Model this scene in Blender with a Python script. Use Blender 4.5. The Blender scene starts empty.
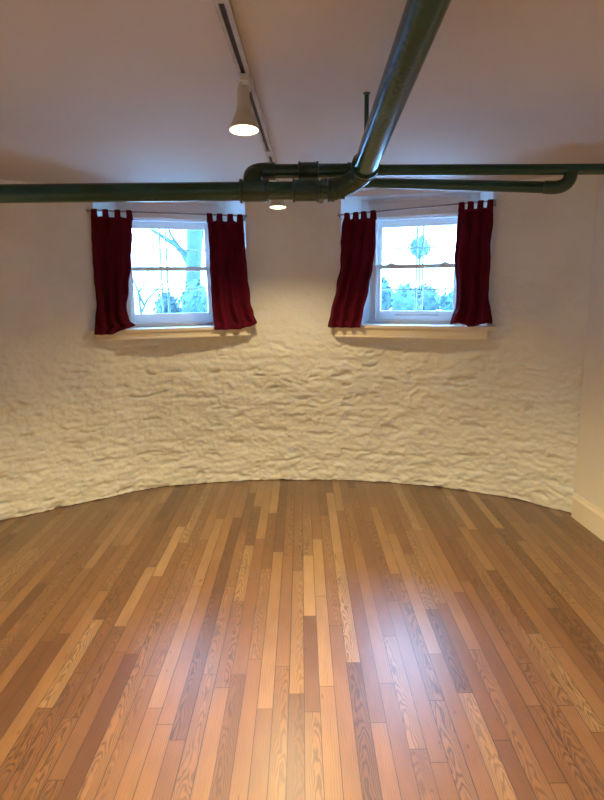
import bpy, bmesh, math, random
from math import sin, cos, pi, radians, sqrt, atan2, degrees
from mathutils import Vector, Matrix, noise
SC = bpy.context.scene
COL = SC.collection
random.seed(7)

# ------------------------------------------------------------------ camera, sky, exposure
cam = bpy.data.cameras.new('camera')
cam.sensor_fit = 'VERTICAL'; cam.sensor_height = 24; cam.lens = 24 * 590 / 800
cam.clip_start = 0.02
camo = bpy.data.objects.new('camera', cam); COL.objects.link(camo)
camo.matrix_world = (Matrix.Translation((0, 0, 1.5)) @ Matrix.Rotation(pi/2 - radians(11), 4, 'X')
                     @ Matrix.Rotation(radians(-0.6), 4, 'Z'))
SC.camera = camo
SKY = 28.0
LAMP = 205.0
GLOBE_FILL = 12.0  # emission of the unseen globe added as fill
w = bpy.data.worlds.new('sky'); SC.world = w; w.use_nodes = True
bg = w.node_tree.nodes['Background']
bg.inputs[0].default_value = (0.25, 0.53, 1.0, 1); bg.inputs[1].default_value = SKY
SC.view_settings.view_transform = 'Standard'; SC.view_settings.look = 'None'
SC.view_settings.exposure = 1.0; SC.view_settings.gamma = 1.0
SC.view_settings.use_curve_mapping = False

# ------------------------------------------------------------------ materials
def mat(name, color=(.8, .8, .8), rough=.5, metal=0, **kw):
    m = bpy.data.materials.new(name); m.use_nodes = True
    b = m.node_tree.nodes['Principled BSDF']
    b.inputs['Base Color'].default_value = (*color, 1)
    b.inputs['Roughness'].default_value = rough
    b.inputs['Metallic'].default_value = metal
    for k, v in kw.items():
        b.inputs[k.replace('_', ' ')].default_value = v
    return m
class NT:
    def __init__(s, m):
        s.m = m; s.t = m.node_tree; s.b = s.t.nodes['Principled BSDF']
    def n(s, typ, **kw):
        x = s.t.nodes.new(typ)
        for k, v in kw.items(): setattr(x, k, v)
        return x
    def l(s, a, b): s.t.links.new(a, b)
    def put(s, sock, v):
        if isinstance(v, (int, float)): sock.default_value = v
        elif isinstance(v, tuple): sock.default_value = v
        else: s.l(v, sock)
    def ma(s, op, *a):
        x = s.n('ShaderNodeMath', operation=op)
        for i, v in enumerate(a): s.put(x.inputs[i], v)
        return x.outputs[0]
    def noise(s, vec, scale, detail=2, rough=.5, dist=0):
        x = s.n('ShaderNodeTexNoise')
        if vec is not None: s.l(vec, x.inputs['Vector'])
        x.inputs['Scale'].default_value = scale; x.inputs['Detail'].default_value = detail
        x.inputs['Roughness'].default_value = rough; x.inputs['Distortion'].default_value = dist
        return x.outputs[0]
    def ramp(s, fac, stops):
        x = s.n('ShaderNodeValToRGB'); s.l(fac, x.inputs[0])
        e = x.color_ramp.elements
        while len(e) < len(stops): e.new(.5)
        for i, (p, c) in enumerate(stops):
            e[i].position = p; e[i].color = (*c, 1) if len(c) == 3 else c
        return x.outputs[0]
    def mix(s, fac, a, b, mode='MIX'):
        x = s.n('ShaderNodeMix', data_type='RGBA', blend_type=mode)
        s.put(x.inputs[0], fac); s.put(x.inputs[6], a); s.put(x.inputs[7], b)
        return x.outputs[2]
    def bump(s, h, strength, dist=.01):
        x = s.n('ShaderNodeBump'); x.inputs['Strength'].default_value = strength
        x.inputs['Distance'].default_value = dist
        s.l(h, x.inputs['Height']); s.l(x.outputs[0], s.b.inputs['Normal'])
    def obj(s): return s.n('ShaderNodeTexCoord').outputs['Object']
    def scaled(s, v, sc):
        x = s.n('ShaderNodeMapping'); s.l(v, x.inputs[0]); x.inputs['Scale'].default_value = sc
        return x.outputs[0]

def varied(name, c1, c2, rough, nscale, bumpscale=0, bstr=.2, bdist=.004, stretch=(1, 1, 1), detail=4, **kw):
    m = mat(name, c1, rough, **kw); t = NT(m); o = t.scaled(t.obj(), stretch)
    t.l(t.ramp(t.noise(o, nscale, detail), [(.3, c1), (.7, c2)]), t.b.inputs['Base Color'])
    if bumpscale: t.bump(t.noise(o, bumpscale, 4), bstr, bdist)
    return m

M = {}
M['brick'] = varied('painted_masonry', (.70, .72, .71), (.78, .80, .79), .62, 3.0, 55, .5, .006)
M['plaster'] = varied('smooth_plaster', (.70, .67, .62), (.75, .72, .67), .6, 2.0, 30, .12)
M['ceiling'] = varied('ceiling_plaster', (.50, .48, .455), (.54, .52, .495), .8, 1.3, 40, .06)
M['trim'] = varied('cream_trim_paint', (.74, .68, .56), (.78, .72, .61), .4, 4, 20, .05)
M['white'] = varied('white_window_paint', (.84, .86, .86), (.88, .89, .89), .35, 4, 20, .04)
M['pipe'] = varied('dark_green_pipe_paint', (.005, .046, .042), (.008, .062, .056), .26, 9, 70, .22, .003)
M['fitting'] = varied('dark_green_fitting_paint', (.008, .036, .031), (.014, .050, .043), .38, 14, 45, .3, .004)
wm = M['white']; wt = NT(wm); tl = wt.n('ShaderNodeBsdfTranslucent'); tl.inputs[0].default_value = (.85, .87, .87, 1)
ms = wt.n('ShaderNodeMixShader'); ms.inputs[0].default_value = .15
wo = [n_ for n_ in wt.t.nodes if n_.type == 'OUTPUT_MATERIAL'][0]
wt.l(wt.b.outputs[0], ms.inputs[1]); wt.l(tl.outputs[0], ms.inputs[2]); wt.l(ms.outputs[0], wo.inputs[0])
M['rod'] = varied('grey_rod_paint', (.24, .25, .27), (.34, .35, .37), .35, 8)
M['track'] = varied('track_paint', (.30, .26, .21), (.46, .42, .37), .5, 9)
M['slot'] = varied('track_slot_black', (.012, .010, .008), (.03, .024, .018), .6, 20)
M['lampw'] = varied('lamp_white', (.50, .48, .44), (.56, .54, .50), .4, 6)
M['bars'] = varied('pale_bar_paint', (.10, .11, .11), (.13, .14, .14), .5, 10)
M['bark'] = varied('bark', (.010, .028, .027), (.016, .038, .035), .9, 3, 20, .6, .03, (1, 1, .2))
M['leaf'] = varied('leaf', (.004, .026, .026), (.008, .040, .038), .7, 5)
M['leaf2'] = varied('leaf_light', (.007, .036, .035), (.013, .054, .050), .7, 5)
M['ground'] = varied('pale_paving', (.55, .56, .55), (.65, .66, .65), .9, 1.5, 12, .2, .01)
M['railing'] = varied('pale_railing_paint', (.12, .13, .12), (.15, .16, .15), .6, 5)
M['velvet'] = varied('burgundy_cloth', (.062, .0012, .010), (.105, .002, .019), .85, 16, 260, .25, .002, (1, 1, .35))
v = M['velvet'].node_tree.nodes['Principled BSDF']
v.inputs['Sheen Weight'].default_value = .12; v.inputs['Sheen Roughness'].default_value = .4
v.inputs['Sheen Tint'].default_value = (.7, .1, .25, 1)
v.inputs['Specular IOR Level'].default_value = .15

g = bpy.data.materials.new('window_glass'); g.use_nodes = True; M['glass'] = g
nt = g.node_tree; nt.nodes.clear()
out = nt.nodes.new('ShaderNodeOutputMaterial'); mx = nt.nodes.new('ShaderNodeMixShader')
tr = nt.nodes.new('ShaderNodeBsdfTransparent'); gl = nt.nodes.new('ShaderNodeBsdfGlossy'); fr = nt.nodes.new('ShaderNodeFresnel')
tr.inputs[0].default_value = (.93, .97, .97, 1); gl.inputs['Roughness'].default_value = .03; fr.inputs[0].default_value = 1.45
nt.links.new(fr.outputs[0], mx.inputs[0]); nt.links.new(tr.outputs[0], mx.inputs[1]); nt.links.new(gl.outputs[0], mx.inputs[2])
nt.links.new(mx.outputs[0], out.inputs[0])

e = mat('lamp_face_glow', (1, .9, .75), .3); M['glow'] = e
eb = e.node_tree.nodes['Principled BSDF']
eb.inputs['Emission Color'].default_value = (1, .80, .50, 1); eb.inputs['Emission Strength'].default_value = 3

# --- the strip-oak floor
fm = mat('oak_strip_floor', (.4, .2, .1), .3); t = NT(fm); M['floor'] = fm
sep = t.n('ShaderNodeSeparateXYZ'); t.l(t.obj(), sep.inputs[0])
X, Y = sep.outputs[0], sep.outputs[1]
BW = .0572
xs = t.ma('DIVIDE', t.ma('ADD', X, 10.013), BW); ci = t.ma('FLOOR', xs); fx = t.ma('FRACT', xs)
def wn(a, b=None):
    c = t.n('ShaderNodeCombineXYZ'); t.put(c.inputs[0], a)
    if b is not None: t.put(c.inputs[1], b)
    x = t.n('ShaderNodeTexWhiteNoise', noise_dimensions='3D'); t.l(c.outputs[0], x.inputs[0])
    s2 = t.n('ShaderNodeSeparateColor'); t.l(x.outputs['Color'], s2.inputs[0])
    return s2.outputs
h1 = wn(ci)
length = t.ma('MULTIPLY_ADD', h1[0], .75, .55)
ys = t.ma('DIVIDE', t.ma('ADD', t.ma('ADD', Y, 20.), t.ma('MULTIPLY', h1[1], 5.)), length)
rj = t.ma('FLOOR', ys); fy = t.ma('FRACT', ys)
h2 = wn(ci, rj); h3 = wn(t.ma('ADD', ci, 57.3), t.ma('ADD', rj, 13.7))
tone = t.ramp(h2[0], [(0, (.108, .044, .015)), (.10, (.152, .068, .025)), (.40, (.190, .091, .035)), (.75, (.222, .113, .045)), (.93, (.275, .158, .070)), (1, (.335, .205, .10))])
xl = t.ma('MULTIPLY', t.ma('SUBTRACT', fx, t.ma('MULTIPLY_ADD', h2[1], .7, .15)), BW)
shift = t.ma('MULTIPLY', h3[0], 40.)
cv = t.n('ShaderNodeCombineXYZ'); t.l(t.ma('ADD', xl, t.ma('MULTIPLY', h3[1], 9.)), cv.inputs[0]); t.l(t.ma('ADD', Y, shift), cv.inputs[1]); t.l(shift, cv.inputs[2])
pv = cv.outputs[0]
nlow = t.noise(t.scaled(pv, (14, 3.2, 1)), 1.6, 2, .5)
nmid = t.noise(t.scaled(pv, (60, 9, 1)), 1.0, 2, .55)
# cathedral arches: nested parabolas along the board
cath = t.ma('ADD', t.ma('ADD', t.ma('MULTIPLY', Y, 17.), t.ma('MULTIPLY', t.ma('MULTIPLY', xl, xl), 5200.)),
            t.ma('ADD', t.ma('MULTIPLY', nlow, 11.), t.ma('MULTIPLY', nmid, 1.7)))
w1 = t.ma('MULTIPLY_ADD', t.ma('SINE', t.ma('MULTIPLY', cath, 2*pi*.62)), .5, .5)
strt = t.ma('ADD', t.ma('MULTIPLY', xl, 140.), t.ma('ADD', t.ma('MULTIPLY', nlow, 3.2), t.ma('MULTIPLY', nmid, .8)))
w2 = t.ma('MULTIPLY_ADD', t.ma('SINE', t.ma('MULTIPLY', strt, 2*pi)), .5, .5)
isc = t.ma('GREATER_THAN', h2[2], .50)
band = t.ma('ADD', t.ma('MULTIPLY', w1, isc), t.ma('MULTIPLY', w2, t.ma('SUBTRACT', 1., isc)))
band = t.ma('POWER', band, 1.8)
amp = t.ma('MULTIPLY_ADD', isc, t.ma('MULTIPLY_ADD', h3[2], .30, .14), .20)
fib = t.noise(t.scaled(pv, (520, 9, 1)), 1.0, 3, .6)
grain = t.ma('SUBTRACT', 1., t.ma('MULTIPLY', band, amp))
grain = t.ma('MULTIPLY', grain, t.ma('MULTIPLY_ADD', fib, .45, .77))
blotch = t.ma('MULTIPLY_ADD', t.noise(t.scaled(pv, (20, 5, 1)), 1.0, 2), .5, .76)
grain = t.ma('MULTIPLY', grain, blotch)
gx = t.ma('MINIMUM', fx, t.ma('SUBTRACT', 1., fx))
gapx = t.ma('LESS_THAN', gx, t.ma('MULTIPLY_ADD', wn(ci, 3.)[2], .026, .013))
gy = t.ma('MULTIPLY', t.ma('MINIMUM', fy, t.ma('SUBTRACT', 1., fy)), length)
gapy = t.ma('LESS_THAN', gy, .0016)
gap = t.ma('MAXIMUM', gapx, gapy)
cg = t.n('ShaderNodeCombineColor')
for i in range(3): t.l(grain, cg.inputs[i])
colr = t.mix(1., tone, cg.outputs[0], 'MULTIPLY')
# a few dark knots
kn = t.ma('LESS_THAN', t.noise(t.scaled(pv, (30, 12, 1)), 1.0, 1), .235)
colr = t.mix(t.ma('MULTIPLY', kn, .6), colr, (.09, .035, .013, 1))
colr = t.mix(t.ma('MULTIPLY', gap, .86), colr, (.025, .010, .005, 1))
t.l(colr, t.b.inputs['Base Color'])
t.l(t.ma('ADD', t.ma('MULTIPLY_ADD', h3[0], .08, .38), t.ma('MULTIPLY', t.noise(t.obj(), 7, 3), .08)), t.b.inputs['Roughness'])
t.b.inputs['Specular IOR Level'].default_value = .5
t.b.inputs['Coat Weight'].default_value = .8; t.b.inputs['Coat Roughness'].default_value = .30
hgt = t.ma('SUBTRACT', t.ma('SUBTRACT', t.ma('MULTIPLY', t.noise(t.obj(), 7, 2), .9), t.ma('MULTIPLY', gap, .5)), t.ma('MULTIPLY', band, .05))
t.bump(hgt, .35, .004)

# ------------------------------------------------------------------ helpers
def link(name, bm, m, parent=None, smooth=False, loc=None):
    me = bpy.data.meshes.new(name); bm.normal_update(); bm.to_mesh(me); bm.free()
    if smooth: me.polygons.foreach_set('use_smooth', [True]*len(me.polygons))
    o = bpy.data.objects.new(name, me); COL.objects.link(o); me.materials.append(m)
    if parent is not None: o.parent = parent
    if loc: o.location = loc
    return o
def empty(name, loc=(0, 0, 0), rz=0):
    o = bpy.data.objects.new(name, None); COL.objects.link(o); o.location = loc; o.rotation_euler = (0, 0, rz)
    o.empty_display_size = .05
    return o
def tag(o, label=None, cat=None, group=None, kind=None):
    if label: o['label'] = label
    if cat: o['category'] = cat
    if group: o['group'] = group
    if kind: o['kind'] = kind
    return o
def box(bm, x0, x1, y0, y1, z0, z1, bev=0):
    r = bmesh.ops.create_cube(bm, size=1)
    for v in r['verts']:
        v.co = Vector((x0 + (v.co.x+.5)*(x1-x0), y0 + (v.co.y+.5)*(y1-y0), z0 + (v.co.z+.5)*(z1-z0)))
    if bev:
        es = list({e for v in r['verts'] for e in v.link_edges})
        bmesh.ops.bevel(bm, geom=es, offset=bev, segments=2, affect='EDGES', profile=.5)
    return bm
def tube(bm, pts, rad, n=20, cap=True):
    pts = [Vector(p) for p in pts]; rings = []
    up = None
    for i, p in enumerate(pts):
        d = (pts[min(i+1, len(pts)-1)] - pts[max(i-1, 0)]).normalized()
        if up is None: up = d.orthogonal().normalized()
        up = (up - d*up.dot(d)).normalized(); s = d.cross(up)
        r = rad[i] if isinstance(rad, (list, tuple)) else rad
        rings.append([bm.verts.new(p + (up*cos(2*pi*k/n) + s*sin(2*pi*k/n))*r) for k in range(n)])
    for a, b in zip(rings, rings[1:]):
        for k in range(n): bm.faces.new((a[k], a[(k+1) % n], b[(k+1) % n], b[k]))
    if cap:
        bm.faces.new(rings[0][::-1]); bm.faces.new(rings[-1])
    return bm
def arc(p0, pc, p1, n=10):   # smooth bend from p0 to p1 pulled to the corner pc
    p0, pc, p1 = map(Vector, (p0, pc, p1))
    return [p0*(1-s)**2 + pc*2*s*(1-s) + p1*s*s for s in [i/n for i in range(n+1)]]
def autosmooth(o, ang=40):
    me = o.data; b = bmesh.new(); b.from_mesh(me)
    for e_ in b.edges:
        e_.smooth = not (len(e_.link_faces) == 2 and e_.calc_face_angle(0) > radians(ang))
    for f in b.faces: f.smooth = True
    b.to_mesh(me); b.free(); return o

# ------------------------------------------------------------------ room shell
CH = 2.15                                   # ceiling height
CX, CY, R0 = -.078, 1.802, 2.641            # the bow of the end wall
RES = [(-47.2, .030), (-41, -.030), (-32.5, -.018), (-23.8, .034), (-15.7, .012), (-7.2, -.006), (1.2, -.024), (9.8, -.014),
       (18, -.004), (26.2, .012), (34, .024), (41.5, .020), (45.5, -.03), (50, -.03)]
def radius(deg):
    s = W = 0
    for a, r in RES:
        k = math.exp(-((deg-a)/5.)**2); s += k*r; W += k
    return R0 + s/max(W, 1e-9)
def onwall(deg, inset=0, z=0):
    r = radius(deg) - inset; a = radians(deg)
    return Vector((CX + r*sin(a), CY + r*cos(a), z))
OPEN = [(-29.5, -6.9), (8.1, 30.7)]
ZS, ZT = 1.212, 2.115                       # opening sill and head
THETA0, THETA1 = -52., 50.

def h01(a, b, c=0.):
    x = sin(a*127.1 + b*311.7 + c*74.7)*43758.5453
    return x - math.floor(x)
def relief(u, z):
    """how far the thick painted masonry stands out, metres"""
    low = 1/(1 + math.exp((z - 1.10 - .16*noise.noise(Vector((u*1.3, 3.1, 0))))/.055))
    side = max(0, min(1, (abs(u+.05)-1.55)/.25))*(1/(1+math.exp((z-1.45)/.07)))*.75
    k = .16 + .84*max(low, side)
    zw = z + .050*noise.noise(Vector((u*1.1, 7.7, z*.7))) + .016*noise.noise(Vector((u*5.5, 1.7, z*4)))
    ch = .088; row = math.floor(zw/ch); fz = zw/ch - row
    L = .18 + .16*h01(row, 2.3)
    uw = u + .05*noise.noise(Vector((u*4, z*6, 4.))) + h01(row, 9.1)*.7
    col = math.floor(uw/L); fu = uw/L - col
    dz = min(fz, 1-fz)*ch; du = min(fu, 1-fu)*L
    wob = max(0, min(1, .45 + 1.1*noise.noise(Vector((u*2.2, z*5, 11.)))))
    j = min(1., dz/(.012+.016*wob)); ju = min(1., du/.03)
    j = j*j*(3-2*j); ju = ju*ju*(3-2*ju)
    d = .0050*(j-1)*wob + .0035*(ju-1)*(1 if h01(row, col, 5) > .5 else 0)
    d += .007*(h01(row, col) - .5)*j*ju
    s1 = z + .03*noise.noise(Vector((u*5, z*5, 8.)))
    # broken, chipped faces: cellular steps under thick paint
    ca = noise.cell(Vector((u*12+noise.noise(Vector((u*17, z*24, 1.)))*1.3, s1*24+noise.noise(Vector((u*15, z*16, 2.)))*1.4, 3.)))
    cb = noise.voronoi(Vector((u*11, s1*20, 0.)), distance_metric='DISTANCE')[0]
    d += .0045*ca + .0055*(min(1, (cb[1]-cb[0])*2.2)-1)*(.4+.6*wob)
    d += .0075*noise.noise(Vector((u*6, s1*10, 0))) + .0050*noise.noise(Vector((u*19, s1*30, 5.))) + .0036*noise.noise(Vector((u*42, s1*60, 15.)))
    p = noise.noise(Vector((u*6.0, s1*20, 33.)))
    if p > .38: d -= min(.02, (p-.38)*.13)*low
    return d*k*1.2
def build_wall():
    segs = [THETA0, OPEN[0][0], OPEN[0][1], OPEN[1][0], OPEN[1][1], THETA1]
    th = []
    for a, b in zip(segs, segs[1:]):
        n = max(2, int((b-a)/.215)); th += [a+(b-a)*i/n for i in range(n)]
    th.append(segs[-1])
    zz = []
    for a, b, st in ((0.004, ZS, .0085), (ZS, ZT, .014), (ZT, CH+.02, .01)):
        n = max(2, int((b-a)/st)); zz += [a+(b-a)*i/n for i in range(n)]
    zz.append(CH+.02)
    def inopen(d, z): return any(a-1e-6 < d < b+1e-6 for a, b in OPEN) and ZS-1e-6 < z < ZT+1e-6
    def edged(d, z):                       # distance to the nearest opening edge
        m = 9
        for a, b in OPEN:
            dd = max(a-d, d-b, 0)*radians(1)*R0; dz = max(ZS-z, z-ZT, 0)
            m = min(m, math.hypot(dd, dz))
        return m
    bm = bmesh.new(); grid = []
    for j, z in enumerate(zz):
        row = []
        for d in th:
            u = radians(d)*R0; fade = min(1, edged(d, z)/.03)
            dd = relief(u, z)*fade
            zv = z
            if j == 0: zv = .004 + .010*max(0, noise.noise(Vector((u*5, 0, 2.)))) + .003*noise.noise(Vector((u*26, 0, 2.)))
            row.append(bm.verts.new(onwall(d, dd, zv)))
        grid.append(row)
    for j in range(len(zz)-1):
        for i in range(len(th)-1):
            zm = (zz[j]+zz[j+1])/2; dm = (th[i]+th[i+1])/2
            if inopen(dm, zm): continue
            bm.faces.new((grid[j][i], grid[j][i+1], grid[j+1][i+1], grid[j+1][i]))
    # outer face of the masonry, same holes
    th2 = []
    for a, b in zip(segs, segs[1:]):
        n = max(2, int((b-a)/3)); th2 += [a+(b-a)*i/n for i in range(n)]
    th2.append(segs[-1]); z2 = [-.05, ZS, ZT, CH+.6]
    g2 = [[bm.verts.new(onwall(d, -.30, z)) for d in th2] for z in z2]
    for j in range(3):
        for i in range(len(th2)-1):
            if inopen((th2[i]+th2[i+1])/2, (z2[j]+z2[j+1])/2): continue
            bm.faces.new((g2[j][i], g2[j+1][i], g2[j+1][i+1], g2[j][i+1]))
    for e0, e1, k in ((0, 0, -1), (len(th)-1, len(th2)-1, 1)):
        q = [grid[0][e0], g2[0][e1], g2[3][e1], grid[-1][e0]]
        pv = [bm.verts.new(v.co + Vector((0, 0, dz))) for v, dz in zip(q, (-.05, 0, 0, .3))]
        bm.faces.new(pv if k > 0 else pv[::-1])
    o = link('wall_back', bm, M['brick'], smooth=True); o['kind'] = 'structure'
    return o
build_wall()

XL = -1.995
def RX(y): return 1.768 + .053*(3.608 - y)
YB = -2.3
bm = bmesh.new(); box(bm, -2.6, 2.6, YB-.2, 4.8, -.06, 0); tag(link('floor', bm, M['floor']), kind='structure')
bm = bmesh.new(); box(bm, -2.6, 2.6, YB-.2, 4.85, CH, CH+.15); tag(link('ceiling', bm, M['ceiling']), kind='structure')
def slabwall(name, pts, thick, m):
    bm = bmesh.new(); (x0, y0), (x1, y1) = pts
    d = Vector((x1-x0, y1-y0, 0)).normalized(); nn = Vector((-d.y, d.x, 0))*thick
    b = [Vector((x0, y0, 0)), Vector((x1, y1, 0)), Vector((x1, y1, 0))+nn, Vector((x0, y0, 0))+nn]
    lo = [bm.verts.new(p) for p in b]; hi = [bm.verts.new(p + Vector((0, 0, CH))) for p in b]
    bm.faces.new(lo[::-1]); bm.faces.new(hi)
    for i in range(4): bm.faces.new((lo[i], lo[(i+1) % 4], hi[(i+1) % 4], hi[i]))
    bmesh.ops.recalc_face_normals(bm, faces=bm.faces)
    return tag(link(name, bm, m), kind='structure')
slabwall('wall_left', ((XL, YB), (XL, 3.72)), .12, M['plaster'])
slabwall('wall_right', ((RX(YB), YB), (RX(3.66), 3.66)), -.12, M['plaster'])
slabwall('wall_front', ((XL-.1, YB), (RX(YB)+.1, YB)), -.12, M['plaster'])
def baseboard(name, xf, y0, y1, side):
    # profile: (out from wall, z)
    prof = [(.018, .0), (.018, .118), (.024, .122), (.024, .136), (.014, .148), (.010, .160), (0, .162), (0, 0)]
    bm = bmesh.new(); rr = []
    for y in (y0, y1): rr.append([bm.verts.new((xf(y) - side*p, y, z)) for p, z in prof])
    n = len(prof)
    for i in range(n): bm.faces.new((rr[0][i], rr[0][(i+1) % n], rr[1][(i+1) % n], rr[1][i]))
    bm.faces.new(rr[0]); bm.faces.new(rr[1][::-1])
    bmesh.ops.recalc_face_normals(bm, faces=bm.faces)
    # quarter round at the foot
    return tag(link(name, bm, M['trim']), kind='structure')
baseboard('baseboard_right', RX, YB, 3.63, 1)

# ------------------------------------------------------------------ windows
WIN = [((-.8945, 4.2545), 18.40), ((.783, 4.2395), -19.43)]
HW = .54
def window(idx, c, deg):
    r = empty('window_%d' % idx, (c[0], c[1], 0), radians(deg)); tag(r, kind='structure')
    a, b = OPEN[idx-1]
    # splayed reveal: jambs, soffit, inner shelf
    inv = (Matrix.Translation((c[0], c[1], 0)) @ Matrix.Rotation(radians(deg), 4, 'Z')).inverted()
    N = 14; front = [inv @ onwall(a+(b-a)*i/N) for i in range(N+1)]
    HB, YW = .37, .20                        # half width and depth at the window unit
    bm = bmesh.new()
    for z, flip in ((ZS, 0), (ZT, 1)):
        fv = [bm.verts.new((p.x, p.y, z)) for p in front]; bv = [bm.verts.new((HB, YW+.1, z)), bm.verts.new((-HB, YW+.1, z))]
        f = fv + bv
        bm.faces.new(f if not flip else f[::-1])
    for s, p in ((-1, front[0]), (1, front[-1])):
        q = [bm.verts.new(v) for v in ((p.x, p.y, ZS), (s*HB, YW+.1, ZS), (s*HB, YW+.1, ZT), (p.x, p.y, ZT))]
        bm.faces.new(q if s > 0 else q[::-1])
    link('reveal', bm, M['white'], r)
    # fixed frame: jambs, head, sill; stepped head casing
    bm = bmesh.new(); gw = .268; Z0, Z1 = 1.262, 1.968
    for s in (-1, 1):
        box(bm, min(s*.305, s*(HB+.12)), max(s*.305, s*(HB+.12)), YW, YW+.10, ZS-.02, ZT+.02, .002)
        box(bm, min(s*.300, s*.345), max(s*.300, s*.345), YW-.012, YW+.01, 1.23, 2.0, .003)
    box(bm, -.306, .306, YW, YW+.10, ZS-.03, Z0-.020, .002)
    box(bm, -.306, .306, YW, YW+.10, Z1, ZT+.02, .002)
    link('window_frame', bm, M['white'], r)
    bm = bmesh.new()
    box(bm, -.35, .35, YW-.014, YW+.004, 1.985, 2.030, .003)
    box(bm, -.355, .355, YW-.026, YW+.004, 2.030, 2.048, .003)
    box(bm, -.36, .36, YW-.018, YW+.004, 2.048, 2.085, .003)
    box(bm, -.365, .365, YW-.034, YW+.004, 2.085, 2.108, .003)
    link('head_casing', bm, M['white'], r)
    bm = bmesh.new(); box(bm, -.36, .36, YW-.045, YW+.004, 1.213, 1.236, .004); link('stool', bm, M['white'], r)
    def sash(name, z0, z1, y, top, bot):
        s_ = .035; bm = bmesh.new()
        for s in (-1, 1): box(bm, min(s*gw, s*.303), max(s*gw, s*.303), y, y+.032, z0, z1, .003)
        box(bm, -gw, gw, y, y+.032, z0, z0+bot, .003); box(bm, -gw, gw, y, y+.032, z1-top, z1, .003)
        o = link(name, bm, M['white'], r)
        bm = bmesh.new(); box(bm, -gw, gw, y+.014, y+.018, z0+bot, z1-top); link('pane', bm, M['glass'], o)
        return o
    sash('upper_sash', 1.613, 1.966, YW+.046, .052, .032)
    lo = sash('lower_sash', 1.243, 1.645, YW+.010, .032, .062)
    if idx == 2:
        for s in (-.19, .20):                   # sash locks on the meeting rail
            bm = bmesh.new(); box(bm, s-.03, s+.03, YW+.006, YW+.04, 1.645, 1.653, .003)
            tube(bm, [(s, YW+.02, 1.65), (s, YW+.02, 1.662)], .012, 12); link('sash_lock', bm, M['white'], lo)
        bm = bmesh.new(); box(bm, -.15, .17, YW+.004, YW+.010, 1.272, 1.277); link('lift_rail', bm, M['track'], lo)
    # sill board with apron
    bm = bmesh.new(); arcf = [p for p in front]
    pts = [(-.583, -.075), (.583, -.075), (.583, arcf[-1].y-.01), (arcf[-1].x, arcf[-1].y+.02)] + [(p.x, p.y+.02) for p in arcf[::-1][1:-1]] + [(arcf[0].x, arcf[0].y+.02), (-.583, arcf[0].y-.01)]
    lo_ = [bm.verts.new((x, y, ZS-.020)) for x, y in pts]; hi_ = [bm.verts.new((x, y, ZS+.002)) for x, y in pts]
    bm.faces.new(lo_[::-1]); bm.faces.new(hi_); n = len(pts)
    for i in range(n): bm.faces.new((lo_[i], lo_[(i+1) % n], hi_[(i+1) % n], hi_[i]))
    bmesh.ops.recalc_face_normals(bm, faces=bm.faces)
    link('sill_board', bm, M['trim'], r)
    bm = bmesh.new(); az = 1.142 if idx == 1 else 1.124
    box(bm, -.548, .530, -.058, .06, az, ZS-.020, .003)
    box(bm, -.548, .530, -.064, -.050, az+.0, az+.012, .002)
    link('apron', bm, M['trim'], r)
    return r
W1 = window(1, *WIN[0]); W2 = window(2, *WIN[1])
def local(i, x, y, z):
    c, d = WIN[i]; d = radians(d)
    return Vector((c[0] + x*cos(d) - y*sin(d), c[1] + x*sin(d) + y*cos(d), z))

# ------------------------------------------------------------------ curtain rods and curtains
YR = -.034
RODZ = [((-.535, 2.000), (.515, 1.990)), ((-.515, 1.990), (.525, 2.030))]
def rodz(i, x):
    (x0, z0), (x1, z1) = RODZ[i]; return z0 + (z1-z0)*(x-x0)/(x1-x0)
def rod(i, label):
    c, d = WIN[i]; r = empty('curtain_rod', (c[0], c[1], 0), radians(d)); tag(r, label, 'curtain rod', 'curtain rods over the windows')
    (x0, z0), (x1, z1) = RODZ[i]
    bm = bmesh.new(); tube(bm, [(x0, YR, z0), (x1, YR, z1)], .0055, 12); autosmooth(link('pole', bm, M['rod'], r))
    for x in (x0, x1):
        z = rodz(i, x); s = 1 if x > 0 else -1
        bm = bmesh.new(); tube(bm, [(x, YR, z), (x+s*.016, YR, z)], [.008, .010], 12); autosmooth(link('finial', bm, M['rod'], r))
        bm = bmesh.new(); xb = x+s*.006
        box(bm, xb-.004, xb+.004, YR-.004, .022, z-.016, z-.006, .001); box(bm, xb-.010, xb+.010, .0, .006 + .016, z-.03, z+.014, .001)
        link('bracket', bm, M['rod'], r)
rod(0, 'thin pale grey curtain rod across the top of the left window')
rod(1, 'thin pale grey curtain rod across the top of the right window')

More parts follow.
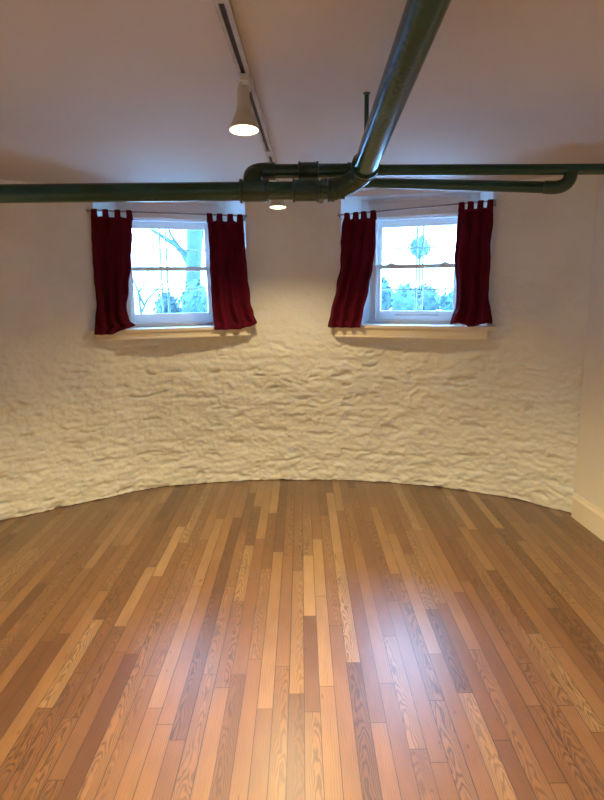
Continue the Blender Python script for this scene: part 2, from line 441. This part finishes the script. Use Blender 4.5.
def interp(tab, z):
    tab = sorted(tab)
    if z <= tab[0][0]: return tab[0][1]
    for (a, va), (b, vb) in zip(tab, tab[1:]):
        if z <= b:
            s = (z-a)/(b-a); s = s*s*(3-2*s); return va + (vb-va)*s
    return tab[-1][1]
def curtain(i, left, right, ztop, seed, folds, label, flare=None, bottom=None):
    """left/right: (z, x) edge tables; the cloth hangs from tabs over the rod"""
    c, d = WIN[i]; r = empty('curtain', (c[0], c[1], 0), radians(d)); tag(r, label, 'curtain', 'burgundy tab top curtains')
    rn = random.Random(seed); NU, NV = 84, 60; bm = bmesh.new()
    ph = rn.random()*6; zb = min(left)[0]
    rows = []
    ntab = 4
    for v in range(NV+1):
        s = v/NV; row = []
        for u in range(NU+1):
            q = u/NU
            zbot = bottom(q) if bottom else zb
            tx = interp(left, ztop)+(interp(right, ztop)-interp(left, ztop))*q
            zt = rodz(i, tx) - .030 - .012*abs(sin(pi*q*(ntab-1)))
            z = zt + (zbot-zt)*s
            xl_, xr_ = interp(left, z), interp(right, z)
            q2 = q + .022*sin(q*pi*folds*2+ph)*(1-abs(2*q-1))
            x = xl_ + (xr_-xl_)*q2
            x += .004*noise.noise(Vector((seed*3., z*14, q*3)))
            dep = .015 + .010*s
            y = dep*sin(q*pi*2*folds + ph + .9*sin(z*4+seed) + 1.2*noise.noise(Vector((q*2, z*3, seed))))
            y += .008*noise.noise(Vector((q*9, z*6, seed+4.)))
            y += -.062*(s**1.6) + YR - .004
            y = min(y, YR+.014)
            if z < ZS+.03: y = min(y, -.088)
            row.append(bm.verts.new((x, y, z)))
        rows.append(row)
    for a, b in zip(rows, rows[1:]):
        for k in range(NU): bm.faces.new((a[k], a[k+1], b[k+1], b[k]))
    o = link('cloth', bm, M['velvet'], r, smooth=True)
    m = o.modifiers.new('thick', 'SOLIDIFY'); m.thickness = .003; m.offset = 0
    xl0, xr0 = interp(left, ztop), interp(right, ztop)
    for k in range(ntab):
        xc = xl0 + .018 + (xr0-xl0-.036)*k/(ntab-1) + rn.uniform(-.003, .003)
        bm = bmesh.new(); w_ = .0200; zr = rodz(i, xc); path = []
        path += [(YR-.016, zr-.055), (YR-.011, zr-.02)]
        for a in range(0, 181, 20): path.append((YR - .0095*cos(radians(a)), zr + .0095*sin(radians(a))))
        path += [(YR+.010, zr-.02), (YR+.004, zr-.055)]
        ta = rn.uniform(-.006, .006)
        pr = []
        for n_, (y, z) in enumerate(path):
            ww = w_*(.82 if 3 < n_ < 9 else 1.12 if n_ in (0, len(path)-1) else .95)
            xx = xc + ta*(1-abs(n_-6)/6)
            pr.append((bm.verts.new((xx-ww, y, z)), bm.verts.new((xx, y-.001, z)), bm.verts.new((xx+ww, y, z))))
        for a, b in zip(pr, pr[1:]):
            for q in (0, 1): bm.faces.new((a[q], a[q+1], b[q+1], b[q]))
        o = link('tab', bm, M['velvet'], r, smooth=True)
        m = o.modifiers.new('thick', 'SOLIDIFY'); m.thickness = .002; m.offset = 0
    return r
curtain(0, [(2.0, -.523), (1.8, -.530), (1.6, -.534), (1.4, -.530), (1.19, -.556)],
        [(2.0, -.262), (1.85, -.268), (1.68, -.286), (1.5, -.316), (1.345, -.338), (1.275, -.325), (1.24, -.285), (1.2, -.36)], 2.0, 1, 3.2,
        'burgundy curtain at the left side of the left window, hem corner flicked right',
        bottom=lambda q: 1.186 + (.058*max(0, (q-.6)/.4)**1.3))
curtain(0, [(2.0, .243), (1.8, .250), (1.6, .250), (1.4, .249), (1.19, .258)],
        [(2.0, .498), (1.8, .508), (1.6, .516), (1.38, .530), (1.3, .548), (1.235, .572), (1.19, .53)], 2.0, 2, 3.0,
        'burgundy curtain at the right side of the left window, beside the bare wall',
        bottom=lambda q: 1.192 + (.036*max(0, (q-.7)/.3)))
curtain(1, [(2.0, -.482), (1.9, -.505), (1.8, -.512), (1.65, -.512), (1.46, -.542), (1.3, -.575), (1.19, -.592)],
        [(2.0, -.258), (1.74, -.258), (1.6, -.270), (1.46, -.292), (1.3, -.325), (1.19, -.340)], 2.0, 3, 3.4,
        'burgundy curtain at the left side of the right window, widening to its hem',
        bottom=lambda q: 1.196)
curtain(1, [(2.03, .308), (1.9, .300), (1.66, .290), (1.46, .315), (1.34, .312), (1.28, .292), (1.23, .284)],
        [(2.03, .520), (1.9, .528), (1.75, .518), (1.65, .524), (1.45, .522), (1.23, .556)], 2.03, 4, 3.1,
        'burgundy curtain at the right side of the right window, nearest the right wall',
        bottom=lambda q: 1.226 + .012*sin(q*9))

# ------------------------------------------------------------------ overhead pipes
pw = empty('overhead_pipework', (.15, 2.35, 1.853))
tag(pw, 'dark green painted pipes and fittings running under the ceiling', 'pipes')
PO = Vector((.15, 2.35, 1.853))
def ptube(name, pts, rad, m='pipe', n=28, label=None, parent=None):
    bm = bmesh.new(); pts = [Vector(p)-PO for p in pts]; tube(bm, pts, rad, n)
    o = autosmooth(link(name, bm, M[m], parent or pw), 50)
    if label: o['label'] = label
    return o
def collar(p, ax, r, half, rim=.006, name='coupling', lip=.008, label=None):
    p, ax = Vector(p), Vector(ax).normalized()
    prof = [(-half, r*.80), (-half+.001, r+rim), (-half+lip, r+rim), (-half+lip+.003, r), (half-lip-.003, r), (half-lip, r+rim), (half-.001, r+rim), (half, r*.80)]
    return ptube(name, [p + ax*a for a, _ in prof], [b for _, b in prof], 'fitting', 32, label)
zb, yb = 1.853, 2.35
# lower run: left wall to the elbow under the big pipe
ptube('pipe', [(XL+.001, yb, zb), (-.20, yb, zb)], .0345, label='long level pipe running to the left wall')
ptube('pipe', [(-.13, yb, zb), (.05, yb, zb)], .033)
collar((-.172, yb, zb), (1, 0, 0), .0395, .055, .0045, 'tee')
collar((.022, yb, zb), (1, 0, 0), .0395, .050, .0045)
ptube('pipe', [(.05, yb, zb), (.17, yb, zb)], .033)
# big pipe, sloping up toward the camera into the ceiling
B0, B1 = Vector((.2345, 2.235, 1.914)), Vector((.2690, 1.340, 2.072))
bd = (B1-B0).normalized(); B2 = B0 + bd*((CH-B0.z)/bd.z)
ptube('pipe', [B0, B0.lerp(B1, .5), B1, B2], .0425, n=36, label='thick glossy pipe sloping up to the ceiling')
cor = B0 - bd*.115
ptube('elbow', [B0 + bd*.012] + arc(B0 - bd*.01, cor+Vector((.012, .0, -.0)), (.135, yb, zb), 12) + [(.105, yb, zb)],
      [.0415] + [.041 - .004*i/12 for i in range(13)] + [.037], 'fitting', 32)
collar(B0 + bd*.005, bd, .0475, .018, .003)
collar((.118, yb, zb), (1, 0, 0), .040, .014, .003)
# upper run returning from the tee to the right wall
zu, yu = 1.934, 2.41
ptube('elbow', [(-.180, yb, zb+.02), (-.180, yb+.004, zb+.04)] + arc((-.180, yb+.012, zb+.052), (-.182, yu, zu), (-.125, yu, zu), 10) + [(-.095, yu, zu)],
      [.034, .034] + [.034 - .002*i/10 for i in range(11)] + [.032], 'fitting', 28)
ptube('pipe', [(-.11, yu, zu), (.02, yu, zu)], .0265)
collar((.034, yu, zu), (1, 0, 0), .0325, .040, .003)
ptube('pipe', [(.05, yu, zu), (.20, yu, zu)], .0265)
collar((.205, yu, zu), (1, 0, 0), .029, .02, .002)
ptube('pipe', [(.20, yu, zu+.001), (RX(yu)-.001, yu, zu-.008)], .0205, label='thin level pipe running to the right wall')
# slanting pipe behind, with an elbow and tee at its right end
S1 = Vector((1.030, yu, 1.862)); S0 = Vector((.17, 3.07, 2.000))
sd = (S0-S1).normalized()
ptube('pipe', [S0, S1 + sd*.05], .0225, label='slanting pipe set back behind the right pipe')
ptube('elbow', [S1 + sd*.075] + arc(S1 + sd*.06, S1+Vector((.012, 0, -.004)), (1.050, yu, 1.905), 10) + [(1.050, yu, zu-.01)],
      [.0255]*2 + [.0255]*11, 'fitting', 24)
W0 = onwall(5, 0, 2.095)
ptube('elbow', [S0 - sd*.03] + arc(S0, S0+sd*.06, S0+sd*.06+(W0-S0).normalized()*.07, 8), .025, 'fitting', 20)
ptube('pipe', [S0+sd*.06+(W0-S0).normalized()*.05, W0], .0215)
# hanger rod
hr = empty('pipe_hanger', (.2345, 2.20, CH)); tag(hr, 'thin dark hanger rod from the ceiling to the thick sloping pipe', 'pipe hanger')
bm = bmesh.new(); tube(bm, [(0, 0, 0), (0, 0, -.185)], .0078, 14); autosmooth(link('rod', bm, M['pipe'], hr))
bm = bmesh.new(); tube(bm, [(0, 0, 0), (0, 0, -.004), (0, 0, -.008)], [.012, .012, .009], 20); autosmooth(link('ceiling_plate', bm, M['fitting'], hr))

# ------------------------------------------------------------------ track and lamps
def trackx(y): return -.1755 + (y-1.517)*.0168
tr_ = empty('track_rail', (trackx(1.5), 1.5, CH)); tag(tr_, 'long worn lighting track on the ceiling with a dark slot', 'lighting track')
def ribbon(y0, y1, xa, xb, z0, z1):
    bm = bmesh.new(); vs = []
    for y in (y0, y1):
        x = trackx(y) - trackx(1.5)
        vs.append([bm.verts.new((x+xa, y-1.5, z0)), bm.verts.new((x+xb, y-1.5, z0)), bm.verts.new((x+xb, y-1.5, z1)), bm.verts.new((x+xa, y-1.5, z1))])
    for k in range(4): bm.faces.new((vs[0][k], vs[0][(k+1) % 4], vs[1][(k+1) % 4], vs[1][k]))
    bm.faces.new(vs[0][::-1]); bm.faces.new(vs[1]); bmesh.ops.recalc_face_normals(bm, faces=bm.faces)
    return bm
link('rail_side', ribbon(-1.2, 3.78, -.017, -.007, -.016, 0), M['track'], tr_)
link('rail_side', ribbon(-1.2, 3.78, .007, .020, -.016, 0), M['track'], tr_)
link('slot', ribbon(-1.2, 3.78, -.008, .008, -.009, -.001), M['slot'], tr_)
for y0, y1 in ((1.38, 1.49), (1.99, 2.10), (3.0, 3.12)):
    link('slot_cover', ribbon(y0, y1, -.011, .012, -.019, -.008), M['track'], tr_)

def lathe(bm, prof, n=32, tilt=Matrix()):
    rings = []
    for r, z in prof: rings.append([bm.verts.new(tilt @ Vector((r*cos(2*pi*k/n), r*sin(2*pi*k/n), z))) for k in range(n)])
    for a, b in zip(rings, rings[1:]):
        for k in range(n): bm.faces.new((a[k], b[k], b[(k+1) % n], a[(k+1) % n]))
    return rings
def lamp(y, drop, label, power, tilt=0, scale=1.0, off=0.0):
    x = trackx(y) + off
    r = empty('track_lamp', (x, y, CH-.016)); tag(r, label, 'lamp', 'lamps on the ceiling track')
    bm = bmesh.new(); box(bm, -.012-off, .014-off, -.055, .055, -.022, 0, .004); link('adapter', bm, M['lampw'], r)
    T = Matrix.Translation((0, 0, -.02)) @ Matrix.Rotation(radians(tilt), 4, 'X')
    L = drop - .036
    bm = bmesh.new(); rs = lathe(bm, [(.013, .008), (.016, 0), (.019, -L*.08), (.020, -L*.42), (.0225, -L*.46), (.024, -L*.55)], 28, T); bm.faces.new(rs[0]); bm.faces.new(rs[-1][::-1])
    autosmooth(link('socket', bm, M['lampw'], r), 60)
    s = scale
    bm = bmesh.new(); rs = lathe(bm, [(.021*s, -L*.52), (.026*s, -L*.60), (.034*s, -L*.76), (.043*s, -L*.90), (.0475*s, -L*.96), (.0475*s, -L*.985), (.0445*s, -L*.99)], 36, T); bm.faces.new(rs[0])
    autosmooth(link('bulb', bm, M['lampw'], r), 60)
    bm = bmesh.new(); rs = lathe(bm, [(.0445*s, -L*.985), (.036*s, -L*1.005), (.020*s, -L*1.02), (.006*s, -L*1.025)], 36, T); bm.faces.new(rs[-1][::-1])
    o = autosmooth(link('lens', bm, M['glow'], r), 60); o['label'] = 'glowing warm white lens'
    ld = bpy.data.lights.new('lamp_beam', 'SPOT'); ld.energy = power; ld.color = (1, .74, .36); ld.spot_size = radians(SPOT); ld.spot_blend = .6; ld.shadow_soft_size = .045
    lo = bpy.data.objects.new('lamp_beam', ld); COL.objects.link(lo); lo.parent = r
    lo.matrix_local = T @ Matrix.Translation((0, 0, -L*1.06))
    return r
SPOT = 146
lamp(2.00, .172, 'lit white cone bulb hanging nearest, left of the thick sloping pipe', LAMP, tilt=-7, off=-.006)
lamp(3.60, .205, 'lit bulb seen beneath the pipe fittings, close to the curved wall', LAMP*.17, tilt=-4, scale=1.05, off=.012)
lamp(0.35, .172, 'unseen added cone bulb on the track overhead near the viewer', LAMP*.5, tilt=0)  # extra lamp out of view, added to light the room
lamp(-1.10, .172, 'unseen added cone bulb on the track behind the viewer', LAMP*.3, tilt=0)  # second extra lamp out of view, added for more room light

# unseen globe pendant added behind the viewer as cool fill light
gb = empty('added_fill_globe', (-.75, -.75, CH)); tag(gb, 'unseen round opal globe added behind the viewer as fill light', 'added fill light')
bm = bmesh.new(); tube(bm, [(0, 0, 0), (0, 0, -.02), (0, 0, -.03), (0, 0, -.14)], [.06, .06, .012, .012], 24); autosmooth(link('canopy', bm, M['rod'], gb))
bm = bmesh.new(); bmesh.ops.create_uvsphere(bm, u_segments=32, v_segments=20, radius=.07)
for v_ in bm.verts: v_.co.z -= .205
ge = mat('fill_globe_glow', (.9, .88, .85), .3); gn = ge.node_tree.nodes['Principled BSDF']
gn.inputs['Emission Color'].default_value = (.72, .88, 1, 1); gn.inputs['Emission Strength'].default_value = GLOBE_FILL
link('globe', bm, ge, gb, smooth=True)

# ------------------------------------------------------------------ outside
GZ = 1.15
bm = bmesh.new(); N = 40; ins, outs = [], []
for k in range(N+1):
    a = -52 + 102*k/N; p = onwall(a, -.31, GZ); ins.append(bm.verts.new(p))
    a2 = radians(-75 + 150*k/N); outs.append(bm.verts.new((CX+60*sin(a2), CY+60*cos(a2), GZ)))
for k in range(N): bm.faces.new((ins[k], ins[k+1], outs[k+1], outs[k]))
tag(link('ground', bm, M['ground']), kind='structure')

def grille(i, pair, ycross, label):
    c, d = WIN[i]; r = empty('window_grille', (c[0], c[1], 0), radians(d)); tag(r, label, 'window bars', 'window grilles outside')
    y = .42
    xs_ = [pair-.42, pair-.375, pair, pair+.046, pair+.42, pair+.465]
    for x in xs_:
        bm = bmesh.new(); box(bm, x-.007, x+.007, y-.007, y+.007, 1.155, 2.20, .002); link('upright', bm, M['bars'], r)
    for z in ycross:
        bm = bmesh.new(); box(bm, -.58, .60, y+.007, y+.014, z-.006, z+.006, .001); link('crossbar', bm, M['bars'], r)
grille(0, -.046, [1.20, 1.48, 1.775, 1.965, 2.15], 'pale metal bars outside the left window, in front of the tree')
grille(1, -.033, [1.20, 1.46, 1.772, 1.96, 2.15], 'pale metal bars outside the right window')

def leaves(bm, cen, rad, n, size, rn, zmin=GZ):
    for _ in range(n):
        while True:
            p = Vector((rn.uniform(-1, 1), rn.uniform(-1, 1), rn.uniform(-1, 1)))
            if .35 < p.length < 1: break
        p = Vector((cen[0]+p.x*rad[0], cen[1]+p.y*rad[1], cen[2]+p.z*rad[2]))
        if p.z < zmin+.01: continue
        nn = Vector((rn.gauss(0, 1), rn.gauss(0, 1), rn.gauss(0, 1))).normalized(); a = nn.orthogonal().normalized(); b = nn.cross(a)
        s = size*rn.uniform(.6, 1.3)
        q = [p + a*s, p + b*s*.45, p - a*s, p - b*s*.45]
        bm.faces.new([bm.verts.new(v) for v in q])
def core(bm, cen, rad, rn, k=.8):
    r = bmesh.ops.create_icosphere(bm, subdivisions=3, radius=1)
    for v in r['verts']:
        f = 1 + .25*noise.noise(v.co*2.3 + Vector(cen))
        v.co = Vector((cen[0]+v.co.x*rad[0]*k*f, cen[1]+v.co.y*rad[1]*k*f, max(GZ+.003, cen[2]+v.co.z*rad[2]*k*f)))
# the big tree behind the left window
tr1 = empty('tree', (-1.27, 7.0, GZ)); tag(tr1, 'tree with thick trunk and bare arching limb outside the left window', 'tree')
bm = bmesh.new(); tube(bm, [(-.03, 0, 0), (-.01, 0, .06), (.0, 0, .2), (.02, 0, .45), (.05, 0, .75), (.065, .02, 1.1), (.10, .05, 1.8), (.10, .1, 2.6)], [.15, .115, .095, .085, .088, .095, .10, .08], 18)
link('trunk', bm, M['bark'], tr1, smooth=True)
bm = bmesh.new(); tube(bm, [(.03, .02, .50), (-.02, .03, .62), (-.09, .04, .74), (-.17, .05, .82), (-.29, .06, .90), (-.45, .05, 1.0), (-.7, .1, 1.25)], [.06, .052, .040, .032, .026, .020, .010], 12)
link('branch', bm, M['bark'], tr1, smooth=True)
bm = bmesh.new(); tube(bm, [(-.12, .045, .78), (-.22, .05, .93), (-.30, .08, 1.15), (-.33, .1, 1.5)], [.022, .016, .012, .008], 10); link('branch', bm, M['bark'], tr1, smooth=True)
bm = bmesh.new(); tube(bm, [(.10, .05, .9), (.22, .02, 1.15), (.42, .0, 1.5)], [.05, .03, .015], 10); link('branch', bm, M['bark'], tr1, smooth=True)
rn = random.Random(3)
def shrub(loc, rad, n, size, label, m='leaf', group='shrubs outside', kc=.8):
    r = empty('shrub', (loc[0], loc[1], GZ)); tag(r, label, 'shrub', group)
    bm = bmesh.new(); core(bm, (0, 0, rad[2]*.62), rad, rn, kc)
    # core() works in world heights: shift into the shrub's frame
    leaves(bm, (0, 0, rad[2]*.62), rad, n, size, rn, zmin=-.01)
    for v in bm.verts:
        if v.co.z > GZ-.01 and rad[2] < 1.0 and v.co.z - GZ < .02: v.co.z = .003
    link('foliage', bm, M[m], r)
    return r
def core(bm, cen, rad, rn, k=.8):
    r = bmesh.ops.create_icosphere(bm, subdivisions=3, radius=1)
    for v in r['verts']:
        f = 1 + .25*noise.noise(v.co*2.3 + Vector(cen))
        v.co = Vector((cen[0]+v.co.x*rad[0]*k*f, cen[1]+v.co.y*rad[1]*k*f, max(.003, cen[2]+v.co.z*rad[2]*k*f)))
shrub((-1.47, 6.55), (.15, .15, .19), 420, .03, 'low shrub left of the tree trunk outside the left window')
shrub((-1.12, 6.35), (.19, .2, .27), 480, .03, 'rounded shrub in front of the tree trunk outside the left window', 'leaf2')
shrub((.98, 7.4), (.19, .14, .31), 420, .032, 'tallest shrub, at the left edge of the right window view')
shrub((1.20, 6.85), (.19, .14, .23), 420, .032, 'low middle shrub left of the round topiary', 'leaf2')
shrub((1.55, 7.5), (.25, .16, .22), 420, .032, 'low shrub at the foot of the round topiary', 'leaf')
shrub((1.80, 6.95), (.21, .16, .18), 380, .032, 'lowest shrub, before the pale railing', 'leaf2')
bm = bmesh.new()  # unseen leafy crown, added to weaken the left window's reflection on the floor
for c_, r_ in (((-.1, .2, 2.9), (1.3, .9, .9)), ((-.9, .3, 3.3), (1.1, .9, .8)), ((.9, .3, 3.2), (1.0, .9, .9)), ((.1, .5, 4.0), (1.4, 1., .9))):
    leaves(bm, c_, r_, 700, .10, rn, 1.75)
link('crown', bm, M['leaf'], tr1)
# round topiary
tp = empty('topiary', (1.375, 7.0, GZ)); tag(tp, 'small round topiary crown on a thin stem behind the right window bars', 'topiary tree')
bm = bmesh.new(); core(bm, (0, 0, .765), (.125, .125, .125), rn, .85); leaves(bm, (0, 0, .765), (.14, .14, .135), 420, .022, rn, 0); link('crown', bm, M['leaf2'], tp)
bm = bmesh.new(); tube(bm, [(0, 0, 0), (.004, 0, .3), (0, 0, .68)], .012, 10); link('stem', bm, M['bark'], tp)
# bare saplings at the left of the left window
sp = empty('sapling', (-1.90, 7.0, GZ)); tag(sp, 'thin leaning bare sapling at the left of the left window view', 'sapling')
for pts in ([(0, 0, 0), (.10, 0, .20), (.26, .02, .36), (.42, .03, .46)], [(.02, 0, .05), (.0, .02, .28), (.10, .03, .42), (.13, .03, .60)], [(.06, 0, .14), (-.02, .03, .34), (-.08, .03, .5)]):
    bm = bmesh.new(); tube(bm, pts, [.016, .013, .010, .006][:len(pts)], 8); link('stem', bm, M['bark'], sp, smooth=True)
# pale railing
rl = empty('railing', (2.1, 8.6, GZ)); tag(rl, 'pale slatted railing beyond the shrubs outside the right window', 'railing')
for z in (.10, .52):
    bm = bmesh.new(); box(bm, -.25, 1.0, -.02, .02, z, z+.035, .004); link('rail', bm, M['railing'], rl)
for k in range(13):
    bm = bmesh.new(); x = -.24 + k*.1; box(bm, x, x+.03, -.012, .012, 0, .52, .003); link('baluster', bm, M['railing'], rl)
